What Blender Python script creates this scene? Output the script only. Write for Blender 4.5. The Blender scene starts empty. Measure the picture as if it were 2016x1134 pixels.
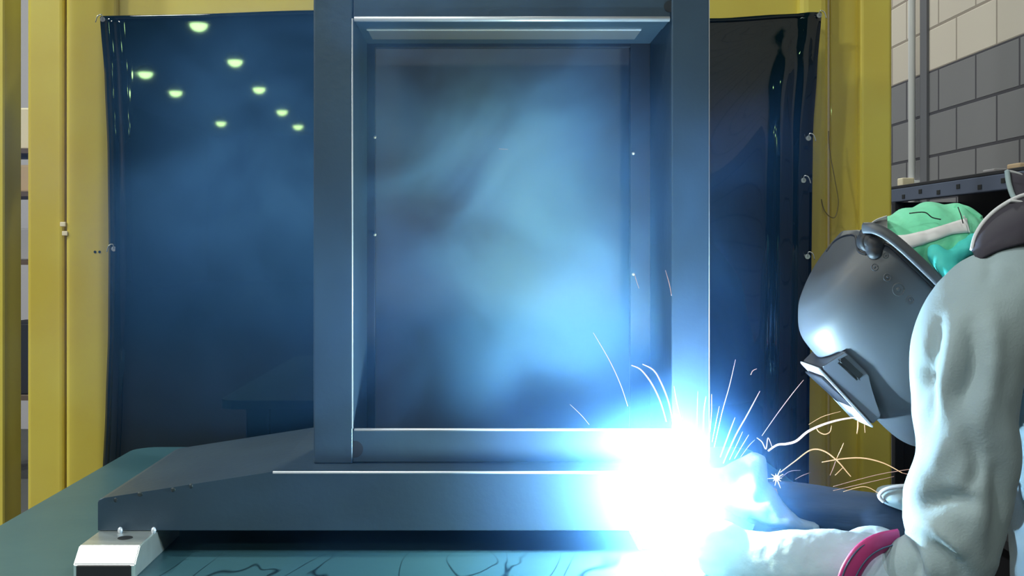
import bpy, bmesh, math, random
from mathutils import Vector, Matrix, noise
random.seed(7)
sc = bpy.context.scene
col = sc.collection
F = 2200.0; VPU, VPV = 950.0, 490.0; ZC = 1.45

def P(u, v, Y):
    """a point of the place seen at pixel (u, v) when it stands Y metres in front of the camera"""
    return Vector(((u-VPU)*Y/F, Y, ZC+(VPV-v)*Y/F))

# ------------------------------------------------------------------ camera
cd = bpy.data.cameras.new('camera'); cam = bpy.data.objects.new('camera', cd); col.objects.link(cam)
cam.location = (0, 0, ZC); cam.rotation_euler = (math.pi/2, 0, 0)
cd.sensor_width = 36; cd.lens = F/2016*36
cd.shift_x = (1008-VPU)/2016; cd.shift_y = -(567-VPV)/2016
cd.clip_start = .05; cd.clip_end = 200
sc.camera = cam
# ------------------------------------------------------------------ world, exposure
w = bpy.data.worlds.new('world'); sc.world = w; w.use_nodes = True
w.node_tree.nodes['Background'].inputs[0].default_value = (.7, .8, 1, 1)
w.node_tree.nodes['Background'].inputs[1].default_value = .15
sc.view_settings.view_transform = 'Standard'; sc.view_settings.look = 'None'
sc.view_settings.gamma = 1; sc.view_settings.exposure = 0.0
sc.view_settings.use_curve_mapping = False
sc.cycles.use_denoising = True
sc.cycles.max_bounces = 6; sc.cycles.diffuse_bounces = 3; sc.cycles.glossy_bounces = 3
sc.cycles.volume_bounces = 1; sc.cycles.transmission_bounces = 4; sc.cycles.transparent_max_bounces = 8
sc.cycles.volume_step_rate = 2.0; sc.cycles.volume_max_steps = 96
sc.cycles.sample_clamp_indirect = 4.0
sc.cycles.caustics_reflective = False; sc.cycles.caustics_refractive = False

def light(kind, name, loc, power, color, size=.3, rot=(0, 0, 0)):
    d = bpy.data.lights.new(name, kind); d.energy = power; d.color = color
    if kind == 'POINT': d.shadow_soft_size = size
    if kind == 'AREA': d.shape = 'DISK'; d.size = size
    o = bpy.data.objects.new(name, d); col.objects.link(o); o.location = loc; o.rotation_euler = rot
    return o
ARC = P(1330, 965, 1.782)
light('POINT', 'arc_light', ARC, 240, (.35, .61, 1.0), .012)
HALL = (.95, .97, .95); HP = .50
for (x, y, p) in ((-1.0, -3.2, 180), (-2.2, .95, 170), (-5.9, -3.2, 850), (-5.9, -8, 500), (-1.0, -8, 200), (-5.9, 1.5, 700), (-5.9, 6.5, 350), (.6, 6.6, 260)):  # second lamp is out of view, placed to brighten the fixture block's bevel
    light('AREA', 'hall_lamp_light', (x, y, 5.83), p*HP, HALL, .5)

# ------------------------------------------------------------------ materials
def mat(name, base=(.5, .5, .5), rough=.5, metal=0, noise_amt=0, noise_scale=8, bump=0, bump_scale=40, coat=0, emit=None, estr=0, col2=None, spec=None, stretch=None, trans=0):
    m = bpy.data.materials.new(name); m.use_nodes = True; nt = m.node_tree; b = nt.nodes['Principled BSDF']
    b.inputs['Base Color'].default_value = (*base, 1); b.inputs['Roughness'].default_value = rough
    b.inputs['Metallic'].default_value = metal; b.inputs['Coat Weight'].default_value = coat
    if spec is not None: b.inputs['Specular IOR Level'].default_value = spec
    if emit: b.inputs['Emission Color'].default_value = (*emit, 1); b.inputs['Emission Strength'].default_value = estr
    tc = nt.nodes.new('ShaderNodeTexCoord'); mp = nt.nodes.new('ShaderNodeMapping')
    nt.links.new(tc.outputs['Object'], mp.inputs[0])
    if stretch: mp.inputs['Scale'].default_value = stretch
    if noise_amt or col2:
        n = nt.nodes.new('ShaderNodeTexNoise'); n.inputs['Scale'].default_value = noise_scale; n.inputs['Detail'].default_value = 5
        nt.links.new(mp.outputs[0], n.inputs['Vector'])
        r = nt.nodes.new('ShaderNodeValToRGB'); r.color_ramp.elements[0].position = .35; r.color_ramp.elements[1].position = .68
        c2 = col2 or tuple(min(1, c*(1+noise_amt)) for c in base)
        c1 = base if col2 else tuple(c*(1-noise_amt) for c in base)
        r.color_ramp.elements[0].color = (*c1, 1); r.color_ramp.elements[1].color = (*c2, 1)
        nt.links.new(n.outputs['Fac'], r.inputs[0]); nt.links.new(r.outputs[0], b.inputs['Base Color'])
    if bump:
        n2 = nt.nodes.new('ShaderNodeTexNoise'); n2.inputs['Scale'].default_value = bump_scale; n2.inputs['Detail'].default_value = 4
        nt.links.new(mp.outputs[0], n2.inputs['Vector'])
        bp = nt.nodes.new('ShaderNodeBump'); bp.inputs['Strength'].default_value = bump; bp.inputs['Distance'].default_value = .01
        nt.links.new(n2.outputs['Fac'], bp.inputs['Height']); nt.links.new(bp.outputs[0], b.inputs['Normal'])
    return m

M = {}
M['steel'] = mat('mill scale steel', (.036, .062, .095), .40, .35, .18, 5, .05, 60, col2=(.046, .080, .118))
M['panel'] = mat('dull steel sheet', (.04, .045, .055), .5, .3, .2, 3)
M['edge'] = mat('bright metal and edge glint', (.62, .66, .74), .42, .35)  # pale colour carries the frame's edge highlights; also plain bright metal on small parts
M['chrome'] = mat('bright machined steel', (.80, .84, .82), .42, 1, .08, 20)
M['black'] = mat('black hole', (.006, .008, .01), .7)
M['weld'] = mat('weld bead', (.03, .04, .045), .5, .5)
M['pale'] = mat('galvanised strip', (.30, .33, .38), .35, .7)
M['table'] = mat('oiled steel table', (.055, .155, .20), .36, .4, .3, 2.2, .03, 30, col2=(.08, .20, .25))
M['yellow'] = mat('yellow enamel', (.62, .48, .07), .33, 0, .06, 4, .02, 25, coat=.3, col2=(.66, .55, .09))
M['curtain'] = mat('dark green vinyl', (.002, .008, .010), .025, 0, 0, 2, 0, 4, coat=.0, spec=.5)
M['jacket'] = mat('grey cotton drill', (.26, .335, .375), .9, 0, .08, 6, .10, 260, col2=(.31, .385, .41))
M['lining'] = mat('dark lining', (.035, .03, .045), .85)
M['piping'] = mat('pale piping', (.6, .6, .64), .7)
M['navy'] = mat('navy sleeve cloth', (.035, .06, .11), .7, 0, 0, 12, .5, 18, col2=(.055, .09, .16), stretch=(.25, 1, 1.6))
M['glove'] = mat('pale leather glove', (.36, .46, .55), .75, 0, .05, 9, .2, 60)
M['magenta'] = mat('magenta binding', (.42, .03, .16), .6)
M['helmet'] = mat('charcoal helmet plastic', (.062, .069, .082), .46, 0, 0, 3, .02, 120)
M['helmetdk'] = mat('black plastic', (.01, .01, .014), .6)
M['mint'] = mat('mint cotton cap', (.16, .62, .38), .85, 0, .1, 6, .2, 60, col2=(.24, .72, .48))
M['teal'] = mat('teal knotted cloth', (.05, .50, .46), .7)
M['white'] = mat('white cotton band', (.68, .66, .68), .85)
M['skin'] = mat('skin', (.45, .27, .19), .6)
M['trouser'] = mat('dark trouser cloth', (.04, .05, .08), .85)
M['shoe'] = mat('black leather', (.015, .015, .015), .4)
M['copper'] = mat('copper', (.5, .24, .12), .35, 1)
M['rack'] = mat('blue grey rack steel', (.11, .14, .22), .5, .3)
M['rackdk'] = mat('dark rack interior', (.012, .012, .018), .7)
M['conduit'] = mat('pale conduit', (.85, .85, .88), .45)
M['ceiling'] = mat('dark roof sheet', (.03, .033, .036), .9)
M['floor'] = mat('concrete floor', (.06, .06, .06), .7, 0, .15, 1.2)
M['wallplain'] = mat('painted wall', (.08, .09, .09), .9)
M['wallback'] = mat('lilac grey wall', (.42, .40, .44), .9)
M['card'] = mat('cardboard', (.62, .44, .28), .85)
M['cream'] = mat('cream board', (.8, .7, .52), .8)
M['brown'] = mat('brown wood', (.12, .08, .06), .8)
M['cable'] = mat('thin dark yellow wire', (.16, .12, .03), .5)
M['clip'] = mat('zinc clip', (.8, .82, .85), .25, .8)
M['lamp'] = mat('lamp glow', (.8, .9, .8), .5, emit=(.55, 1.0, .42), estr=42)
M['lampbody'] = mat('lamp housing', (.2, .2, .2), .6, .4)
M['arc'] = mat('arc glow', (1, 1, 1), .5, emit=(.85, .93, 1.0), estr=30)
M['spark_hot'] = mat('hot spark', (.2, .15, .15), .6, emit=(1.0, .66, .66), estr=.78)
M['spark_white'] = mat('white hot spark', (.3, .3, .3), .6, emit=(1.0, .86, .88), estr=1.0)
M['spark_gold'] = mat('golden spark', (.2, .14, .08), .6, emit=(1.0, .68, .38), estr=.85)
M['spark_dim'] = mat('dim spark', (.2, .12, .1), .6, emit=(.95, .60, .50), estr=.45)

# block wall: courses 0.2 m high, blocks 0.4 m long, pale above a line and grey below it
def blockmat():
    m = bpy.data.materials.new('painted block wall'); m.use_nodes = True; nt = m.node_tree; b = nt.nodes['Principled BSDF']
    b.inputs['Roughness'].default_value = .8
    g = nt.nodes.new('ShaderNodeNewGeometry'); s = nt.nodes.new('ShaderNodeSeparateXYZ'); nt.links.new(g.outputs['Position'], s.inputs[0])
    ay = nt.nodes.new('ShaderNodeMath'); ay.operation = 'ADD'; ay.inputs[1].default_value = 10.04; nt.links.new(s.outputs['Y'], ay.inputs[0])
    az = nt.nodes.new('ShaderNodeMath'); az.operation = 'ADD'; az.inputs[1].default_value = -2.285+10; nt.links.new(s.outputs['Z'], az.inputs[0])
    c = nt.nodes.new('ShaderNodeCombineXYZ'); nt.links.new(ay.outputs[0], c.inputs[0]); nt.links.new(az.outputs[0], c.inputs[1])
    def brick(c1, mo, ms):
        t = nt.nodes.new('ShaderNodeTexBrick'); t.inputs['Scale'].default_value = 1; t.inputs['Brick Width'].default_value = .39
        t.inputs['Row Height'].default_value = .2; t.inputs['Mortar Size'].default_value = ms; t.inputs['Mortar Smooth'].default_value = .3
        t.inputs['Color1'].default_value = (*c1, 1); t.inputs['Color2'].default_value = tuple(x*.93 for x in c1)+(1,); t.inputs['Mortar'].default_value = (*mo, 1)
        nt.links.new(c.outputs[0], t.inputs['Vector']); return t
    t1 = brick((.62, .55, .48), (.30, .25, .21), .006); t2 = brick((.20, .195, .21), (.05, .047, .06), .008)
    gt = nt.nodes.new('ShaderNodeMath'); gt.operation = 'GREATER_THAN'; gt.inputs[1].default_value = 2.288; nt.links.new(s.outputs['Z'], gt.inputs[0])
    mx = nt.nodes.new('ShaderNodeMix'); mx.data_type = 'RGBA'
    nt.links.new(gt.outputs[0], mx.inputs[0]); nt.links.new(t2.outputs[0], mx.inputs[6]); nt.links.new(t1.outputs[0], mx.inputs[7])
    nt.links.new(mx.outputs[2], b.inputs['Base Color'])
    bp = nt.nodes.new('ShaderNodeBump'); bp.inputs['Strength'].default_value = .6; bp.inputs['Distance'].default_value = .006; bp.invert = True
    nt.links.new(t2.outputs['Fac'], bp.inputs['Height']); nt.links.new(bp.outputs[0], b.inputs['Normal'])
    return m
M['block'] = blockmat()

# table top: long scorch strokes and rings burnt into the steel
def tablemat():
    m = M['table']; nt = m.node_tree; b = nt.nodes['Principled BSDF']
    src = b.inputs['Base Color'].links[0].from_socket
    tc = nt.nodes.new('ShaderNodeTexCoord'); mp = nt.nodes.new('ShaderNodeMapping'); mp.inputs['Scale'].default_value = (5.5, 1.6, 1)
    mp.inputs['Rotation'].default_value = (0, 0, .35)
    nt.links.new(tc.outputs['Object'], mp.inputs[0])
    n = nt.nodes.new('ShaderNodeTexNoise'); n.inputs['Scale'].default_value = 1.5; n.inputs['Detail'].default_value = 1.5; n.inputs['Distortion'].default_value = 1.2
    nt.links.new(mp.outputs[0], n.inputs['Vector'])
    r = nt.nodes.new('ShaderNodeValToRGB'); e = r.color_ramp.elements
    e[0].position = .485; e[0].color = (1, 1, 1, 1); e[1].position = .515; e[1].color = (1, 1, 1, 1)
    k = e.new(.5); k.color = (.12, .16, .2, 1)
    nt.links.new(n.outputs['Fac'], r.inputs[0])
    mx = nt.nodes.new('ShaderNodeMix'); mx.data_type = 'RGBA'; mx.blend_type = 'MULTIPLY'
    sy = nt.nodes.new('ShaderNodeSeparateXYZ'); nt.links.new(tc.outputs['Object'], sy.inputs[0])
    mr = nt.nodes.new('ShaderNodeMapRange'); mr.inputs[1].default_value = 1.9; mr.inputs[2].default_value = 1.8; nt.links.new(sy.outputs['Y'], mr.inputs[0])
    mr2 = nt.nodes.new('ShaderNodeMapRange'); mr2.inputs[1].default_value = -.62; mr2.inputs[2].default_value = -.5; nt.links.new(sy.outputs['X'], mr2.inputs[0])
    ml = nt.nodes.new('ShaderNodeMath'); ml.operation = 'MULTIPLY'; nt.links.new(mr.outputs[0], ml.inputs[0]); nt.links.new(mr2.outputs[0], ml.inputs[1]); nt.links.new(ml.outputs[0], mx.inputs[0])
    nt.links.new(src, mx.inputs[6]); nt.links.new(r.outputs[0], mx.inputs[7]); nt.links.new(mx.outputs[2], b.inputs['Base Color'])
tablemat()

# ------------------------------------------------------------------ mesh helpers
def link_mesh(name, me, m, parent=None, smooth=False):
    o = bpy.data.objects.new(name, me); col.objects.link(o)
    if m is not None and not me.materials:
        me.materials.append(m)
    if parent is not None: o.parent = parent; o.matrix_parent_inverse = parent.matrix_world.inverted() if False else Matrix.Translation(-Vector(parent.location))
    if smooth:
        for p in me.polygons: p.use_smooth = True
    return o
def obj(name, bm, m, parent=None, smooth=False):
    me = bpy.data.meshes.new(name); bmesh.ops.recalc_face_normals(bm, faces=bm.faces[:]); bm.to_mesh(me); bm.free()
    if isinstance(m, (list, tuple)):
        for x in m: me.materials.append(x)
        m = None
    return link_mesh(name, me, m, parent, smooth)
def tag(o, label=None, cat=None, group=None, kind=None):
    if label: o['label'] = label
    if cat: o['category'] = cat
    if group: o['group'] = group
    if kind: o['kind'] = kind
    return o
def thing(name, loc, label, cat, group=None):
    o = bpy.data.objects.new(name, None); o.empty_display_size = .05; o.location = loc; col.objects.link(o)
    return tag(o, label, cat, group)
def box(bm, a, b, bev=0, seg=2):
    a, b = Vector(a), Vector(b)
    mtx = Matrix.Translation((a+b)/2) @ Matrix.Diagonal((abs(b.x-a.x), abs(b.y-a.y), abs(b.z-a.z), 1))
    r = bmesh.ops.create_cube(bm, size=1, matrix=mtx)
    if bev:
        es = list({e for v in r['verts'] for e in v.link_edges})
        bmesh.ops.bevel(bm, geom=es, offset=bev, segments=seg, affect='EDGES', profile=.5)
    return bm
def B(a, b, bev=0, seg=2): return box(bmesh.new(), a, b, bev, seg)
def cyl(bm, a, b, r1, r2=None, seg=24, caps=True):
    a, b = Vector(a), Vector(b); d = b-a; r2 = r1 if r2 is None else r2
    q = d.to_track_quat('Z', 'Y').to_matrix().to_4x4()
    bmesh.ops.create_cone(bm, cap_ends=caps, segments=seg, radius1=r1, radius2=r2, depth=d.length, matrix=Matrix.Translation((a+b)/2) @ q)
    return bm
def sphere(bm, c, r, sub=3):
    bmesh.ops.create_icosphere(bm, subdivisions=sub, radius=1, matrix=Matrix.Translation(c) @ Matrix.Diagonal((*(Vector((r, r, r)) if not hasattr(r, '__len__') else r), 1)))
    return bm
def spline(pts, n):
    """Catmull-Rom through tuples of floats"""
    k = len(pts); out = []
    for i in range(k-1):
        p0, p1, p2, p3 = pts[max(i-1, 0)], pts[i], pts[i+1], pts[min(i+2, k-1)]
        for j in range(n):
            t = j/n
            out.append(tuple(.5*((2*b)+(-a+c)*t+(2*a-5*b+4*c-d)*t*t+(-a+3*b-3*c+d)*t**3) for a, b, c, d in zip(p0, p1, p2, p3)))
    out.append(tuple(pts[-1])); return out
def tube(bm, pts, seg=12, n=6, ref=Vector((0, -1, 0)), caps=True):
    """pts: (x,y,z,r) or (x,y,z,ra,rb); ra lies across ref, rb along ref"""
    pts = [tuple(p)+((p[3],) if len(p) == 4 else ()) for p in pts]
    s = spline(pts, n) if n > 1 else pts
    rings = []
    for i, p in enumerate(s):
        c = Vector(p[:3]); t = Vector(s[min(i+1, len(s)-1)][:3])-Vector(s[max(i-1, 0)][:3])
        if t.length < 1e-9: t = Vector((0, 0, 1))
        t.normalize(); a = t.cross(ref)
        if a.length < 1e-4: a = t.cross(Vector((1, 0, 0)))
        a.normalize(); b = t.cross(a).normalized()
        rings.append([bm.verts.new(c+a*p[3]*math.cos(2*math.pi*k/seg)+b*p[4]*math.sin(2*math.pi*k/seg)) for k in range(seg)])
    for r0, r1 in zip(rings, rings[1:]):
        for k in range(seg): bm.faces.new((r0[k], r0[(k+1) % seg], r1[(k+1) % seg], r1[k]))
    if caps:
        bm.faces.new(rings[0]); bm.faces.new(rings[-1][::-1])
    return bm
def blend(bm, voxel, smooth=6, fn=None):
    """melt overlapping shapes of a bmesh into one continuous skin"""
    bmesh.ops.recalc_face_normals(bm, faces=bm.faces[:])
    me = bpy.data.meshes.new('tmp'); bm.to_mesh(me); bm.free()
    o = bpy.data.objects.new('tmp', me); col.objects.link(o)
    r = o.modifiers.new('r', 'REMESH'); r.mode = 'VOXEL'; r.voxel_size = voxel
    s = o.modifiers.new('s', 'SMOOTH'); s.iterations = smooth; s.factor = .5
    dg = bpy.context.evaluated_depsgraph_get(); dg.update()
    out = bpy.data.meshes.new_from_object(o.evaluated_get(dg))
    bpy.data.objects.remove(o); bpy.data.meshes.remove(me)
    if fn:
        nr = [v.normal.copy() for v in out.vertices]
        for v, n_ in zip(out.vertices, nr): v.co += n_*fn(v.co)
    return out
def part_me(name, me, m, parent):
    me.name = name; me.materials.clear(); me.materials.append(m)
    return link_mesh(name, me, None, parent, True)
def prism(bm, pts, y0, y1, bev=0, seg=3):
    """closed polygon of (x, z) drawn out from y0 to y1"""
    f = [bm.verts.new((x, y0, z)) for x, z in pts]; g = [bm.verts.new((x, y1, z)) for x, z in pts]
    n = len(pts); bm.faces.new(f); bm.faces.new(g[::-1])
    for i in range(n): bm.faces.new((f[i], g[i], g[(i+1) % n], f[(i+1) % n]))
    if bev: bmesh.ops.bevel(bm, geom=bm.edges[:], offset=bev, segments=seg, affect='EDGES', profile=.5)
    return bm
def X(u, Y): return (u-VPU)*Y/F
def Z(v, Y): return ZC+(VPV-v)*Y/F

# ------------------------------------------------------------------ the hall
def struct(name, bm, m): return tag(obj(name, bm, m), kind='structure')
XW = 2.11
struct('floor', B((-12, -42, -.1), (XW+.2, 9.2, 0)), M['floor'])
struct('ceiling', B((-12, -42, 6.38), (XW+.2, 9.2, 6.5)), M['ceiling'])
struct('wall_right', B((XW, -42, 0), (XW+.2, 9.2, 6.38)), M['block'])
struct('wall_left', B((-12.2, -42, 0), (-12, 9.2, 6.38)), M['wallplain'])
struct('wall_back', B((-12, 9, 0), (XW, 9.2, 6.38)), M['wallback'])
struct('wall_front', B((-12, -42.2, 0), (XW, -42, 6.38)), M['wallplain'])

# high bay lamps of the roof, seen as glints in the vinyl curtain
def bay_lamp(x, y, label):
    t = thing('bay_lamp', (x, y, 6.38), label, 'lamp', 'round high bay lamps under the roof')
    bm = bmesh.new(); cyl(bm, (x, y, 5.99), (x, y, 6.2), .27, .12, 24); cyl(bm, (x, y, 6.2), (x, y, 6.38), .02, .02, 8)
    obj('housing', bm, M['lampbody'], t)
    bm = bmesh.new(); sphere(bm, (x, y, 6.0), (.18, .18, .15), 3); obj('diffuser', bm, M['lamp'], t)
for x, y in ((-5.75, -15.9), (-5.98, -20.3), (-6.31, -25.0), (-6.57, -30.3), (-6.77, -34.8), (-8.69, -22.1), (-8.89, -25.6), (-9.42, -33.5), (-1.0, -16)):
    bay_lamp(x, y, 'round high bay lamp under the dark roof behind the viewer')
for (x, y) in ((-1.0, -3.2), (-2.2, .95), (-5.9, -3.2), (-5.9, -8), (-1.0, -8), (-5.9, 1.5), (-5.9, 6.5), (.6, 6.6)):  # second one is unseen, set where the fixture bevel mirrors it
    bay_lamp(x, y, 'unseen round high bay lamp under the dark roof above the workshop')

# conduit on the block wall
t = thing('wall_conduit', P(1797, 400, 5.35), 'pale grey vertical conduit pipe running up the block wall', 'pipe')
bm = bmesh.new(); cyl(bm, (XW-.035, 5.4, .0), (XW-.035, 5.4, 6.1), .017); obj('pipe', bm, M['conduit'], t, True)
for z in (.6, 1.75, 2.9):
    obj('clip', B((XW-.06, 5.37, z), (XW, 5.43, z+.03), .003), M['conduit'], t)
obj('shadow_strip', B((XW-.012, 5.28, 0), (XW, 5.36, 6.1)), mat('conduit shadow grey', (.13, .13, .15), .7), t)  # darker strip painted in for the conduit's shadow on the wall

# rack against the wall, slotted rail along its top
xr = 1.72
t = thing('storage_rack', (xr, 4.1, 0), 'dark storage rack with slotted blue-grey top rail along the block wall', 'rack')
obj('rail', B((xr, 3.0, 1.645), (xr+.03, 4.72, 1.70), .004), M['rack'], t)
obj('top_shelf', B((xr, 3.0, 1.70), (2.08, 4.72, 1.712), .002), M['rackdk'], t)
obj('back_panel', B((2.0, 3.02, .0), (2.04, 4.70, 1.70)), M['rackdk'], t)
obj('shelf', B((xr+.02, 3.02, 1.05), (2.0, 4.70, 1.08)), M['rackdk'], t)
obj('shelf', B((xr+.02, 3.02, .45), (2.0, 4.70, .48)), M['rackdk'], t)
for yy in (3.02, 4.66):
    obj('upright', B((xr, yy, 0), (xr+.04, yy+.04, 1.645), .003), M['rackdk'], t)
    obj('side_panel', B((xr+.04, yy+.01, 0), (2.0, yy+.02, 1.645)), M['rackdk'], t)
for k in range(9):
    yy = 3.15+k*.175
    obj('slot', B((xr-.002, yy, 1.655+.012*(k % 2)), (xr+.004, yy+.03, 1.672+.012*(k % 2)), .001), M['black'], t)
for k, (yy, h, mm, lb) in enumerate(((3.62, .03, 'card', 'small tan box on the rack beside the collar'), (3.80, .02, 'wallback', 'small lilac pad on the dark rack top'), (4.63, .055, 'cream', 'small pale block at the far end of the rack'))):
    tag(obj('small_box', B((xr+.02, yy, 1.712), (xr+.07, yy+.09-.03*(k == 2), 1.712+h*.6), .004), M[mm]), lb, 'box')

# far things glimpsed between the yellow posts
t = thing('shelf_unit', (-2.6, 7.2, 0), 'wooden shelf unit glimpsed through the gap between the yellow posts', 'shelf')
for zz in (.5, 1.35, 1.78, 2.05): obj('shelf', B((-3.2, 7.0, zz), (-2.1, 7.5, zz+.03)), M['brown'], t)
for xx in (-3.2, -2.13): obj('upright', B((xx, 7.0, 0), (xx+.04, 7.5, 2.3)), M['brown'], t)
for (z0, h, mm, lb) in ((2.08, .26, 'cream', 'cream carton on the top shelf in the gap'), (1.81, .17, 'card', 'tan carton on the second shelf in the gap'), (1.38, .2, 'wallback', 'grey carton on the third shelf in the gap'), (.53, .45, 'rackdk', 'dark bin on the lowest shelf in the gap')):
    tag(obj('carton', B((-3.05, 7.05, z0), (-2.3, 7.45, z0+h), .01), M[mm]), lb, 'box')

# ------------------------------------------------------------------ yellow booth frame
YF = 3.42
def post(bm, u0, u1, y0, d, z0=0, z1=3.0, bev=.012):
    return box(bm, (X(u0, y0), y0, z0), (X(u1, y0), y0+d, z1), bev, 3)
t = thing('booth_frame', (0, YF, 0), 'yellow steel booth frame holding the dark welding curtain', 'frame')
obj('post', post(bmesh.new(), 53, 125, YF, .12), M['yellow'], t)
obj('post', post(bmesh.new(), 129, 232, YF-.01, .14), M['yellow'], t)
bm = bmesh.new(); post(bm, 1575, 1634, YF-.03, .10, bev=.026); obj('post', bm, M['yellow'], t, False)
bm = bmesh.new(); post(bm, 1634, 1694, YF+.03, .10, bev=.006); obj('post', bm, M['yellow'], t)
bm = bmesh.new(); post(bm, 1694, 1757, YF, .14, bev=.010); obj('post', bm, M['yellow'], t)
obj('top_beam', B((X(129, YF), YF+.005, Z(45, YF)), (X(1600, YF), YF+.12, Z(-62, YF)), .01), M['yellow'], t)
obj('bottom_beam', B((X(129, YF), YF+.005, .02), (X(1634, YF), YF+.12, .14), .01), M['yellow'], t)
for (u, v) in ((120, 437), (124, 455)):
    obj('weld_tab', B(P(u, v, YF-.004), P(u+9, v+9, YF-.014), .002), M['cream'], t)
for (u, v) in ((187, 496), (196, 496)):
    obj('screw_hole', cyl(bmesh.new(), P(u, v, YF-.012), P(u, v, YF-.009), .004), M['black'], t)
t = thing('guard_post', (X(10, 3.0), 3.0, 0), 'nearest yellow steel post cut by the left edge of the photo', 'post')
bm = bmesh.new()
pl = [(X(-60, 3.0), 3.0), (X(8, 3.0)-.004, 3.0), (X(8, 3.0), 3.004), (X(8, 3.0), 3.11), (X(-60, 3.0), 3.11)]
lo = [bm.verts.new((x, y, 0)) for x, y in pl]; hi = [bm.verts.new((x, y, 3)) for x, y in pl]
bm.faces.new(lo); bm.faces.new(hi[::-1])
for i in range(5): bm.faces.new((lo[i], lo[(i+1) % 5], hi[(i+1) % 5], hi[i]))
obj('column', bm, M['yellow'], t)
obj('base_plate', B((X(-90, 3.0), 2.95, 0), (X(60, 3.0), 3.3, .015)), M['yellow'], t)
# wire loop hanging on the right post
bm = bmesh.new()
tube(bm, [(*P(u, v, YF-.045), .0016) for u, v in ((1631, 258), (1634, 300), (1643, 350), (1650, 390), (1649, 412), (1643, 428), (1632, 425), (1622, 412), (1617, 392))], 6, 6)
obj_w = obj('hanging_wire', bm, M['cable'], None, True); tag(obj_w, 'thin wire loop hanging on the right yellow post', 'wire')

# ------------------------------------------------------------------ welding curtain
YC = 3.33
def curtain():
    bm = bmesh.new(); nu, nv = 150, 110
    left = [(198, 32), (207, 150), (213, 300), (215, 480), (214, 650), (209, 800), (203, 940), (200, 1250)]
    right = [(1617, 26), (1608, 140), (1600, 260), (1598, 420), (1596, 600), (1593, 800), (1592, 940), (1592, 1250)]
    top = [(0, 34), (.15, 30), (.29, 21), (.45, 24), (.7, 40), (.86, 36), (.95, 28), (1, 24)]
    def ev(tb, v, i, o):
        for a, b in zip(tb, tb[1:]):
            if a[i] <= v <= b[i]:
                k = (v-a[i])/(b[i]-a[i]); k = k*k*(3-2*k)*.5+k*.5; return a[o]*(1-k)+b[o]*k
        return tb[-1][o]
    g = []
    for j in range(nv+1):
        row = []
        for i in range(nu+1):
            s = i/nu; q = j/nv; v = ev(top, s, 0, 1)*(1-q)+1250*q
            vv = max(min(v, 1249), 32)
            L = ev(left, vv, 1, 0); R_ = ev(right, max(v, 26) if v < 1250 else 1249, 1, 0)
            p = P(L*(1-s)+R_*s, v, YC)
            # soft creases fanning from the upper corners and folds beside the edges
            dl = math.hypot(s*1.4, q); dr = math.hypot((1-s)*1.4, q)
            al = math.atan2(q, s*1.4+1e-5); ar = math.atan2(q, (1-s)*1.4+1e-5)
            y = 0.0*math.sin(al*15)*math.exp(-dl*5)*min(1, dl*9)
            y += .002*math.sin(ar*13+1)*math.exp(-dr*4.5)*min(1, dr*9)
            y += .012*math.exp(-((s-.955)/.011)**2)*(1-math.exp(-q*9))+.009*math.exp(-((s-.982)/.008)**2)
            y += .010*math.exp(-((s-.012)/.009)**2)
            y += .0004*noise.noise(Vector((s*2.2, q*1.6, 3)))+.0003*noise.noise(Vector((s*7, q*3.0, 9)))*(.1+q)
            row.append(bm.verts.new(p+Vector((0, -y, 0))))
        g.append(row)
    for j in range(nv):
        for i in range(nu): bm.faces.new((g[j][i], g[j][i+1], g[j+1][i+1], g[j+1][i]))
    return bm
t = thing('welding_curtain', (0, YC, 0), 'glossy dark green vinyl welding curtain stretched in the yellow frame', 'curtain')
c = obj('sheet', curtain(), M['curtain'], t, True)
sm = c.modifiers.new('thickness', 'SOLIDIFY'); sm.thickness = .002
bm = bmesh.new(); tube(bm, [(*P(u, v, YC-.004), .006, .003) for u, v in ((199, 35), (400, 31), (610, 24), (800, 27), (1100, 36), (1400, 40), (1540, 32), (1615, 28))], 8, 8)
obj('hem', bm, M['curtain'], t, True)
for (u, v) in ((202, 38), (224, 490), (1613, 30), (1592, 272), (1582, 355), (1590, 505)):
    e = thing_part = bmesh.new(); cyl(thing_part, P(u, v, YC-.012), P(u, v, YC-.002), .0075, .0075, 16)
    g = obj('eyelet', thing_part, M['clip'], t)
    s = -1 if u < 900 else 1
    bm = bmesh.new(); tube(bm, [(*P(u, v, YC-.014), .0016), (*P(u+s*2, v-9, YC-.02), .0016), (*P(u+s*10, v-6, YC-.022), .0016), (*P(u+s*14, v+6, YC-.02), .0016)], 6, 5)
    obj('tie', bm, M['clip'], g, True)

# ------------------------------------------------------------------ table
TZ = .9383
t = thing('welding_table', (-.1, 2.1, 0), 'blue-green steel welding table with scorch marks under the frame', 'table')
xl, xr_ = X(270, 2.886), .682
bm = bmesh.new(); box(bm, (xl, 1.3, TZ-.03), (xr_, 2.886, TZ))
ve = [e for e in bm.edges if abs(e.verts[0].co.z-e.verts[1].co.z) > .02]
bmesh.ops.bevel(bm, geom=ve, offset=.06, segments=6, affect='EDGES', profile=.5)
obj('table_top', bm, M['table'], t)
for x in (xl+.08, xr_-.16):
    for y in (1.4, 2.74): obj('leg', B((x, y, 0), (x+.08, y+.08, TZ-.03), .004), M['steel'], t)
for y in (1.42, 2.76): obj('apron', B((xl+.16, y, TZ-.13), (xr_-.16, y+.04, TZ-.03)), M['steel'], t)

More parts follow.
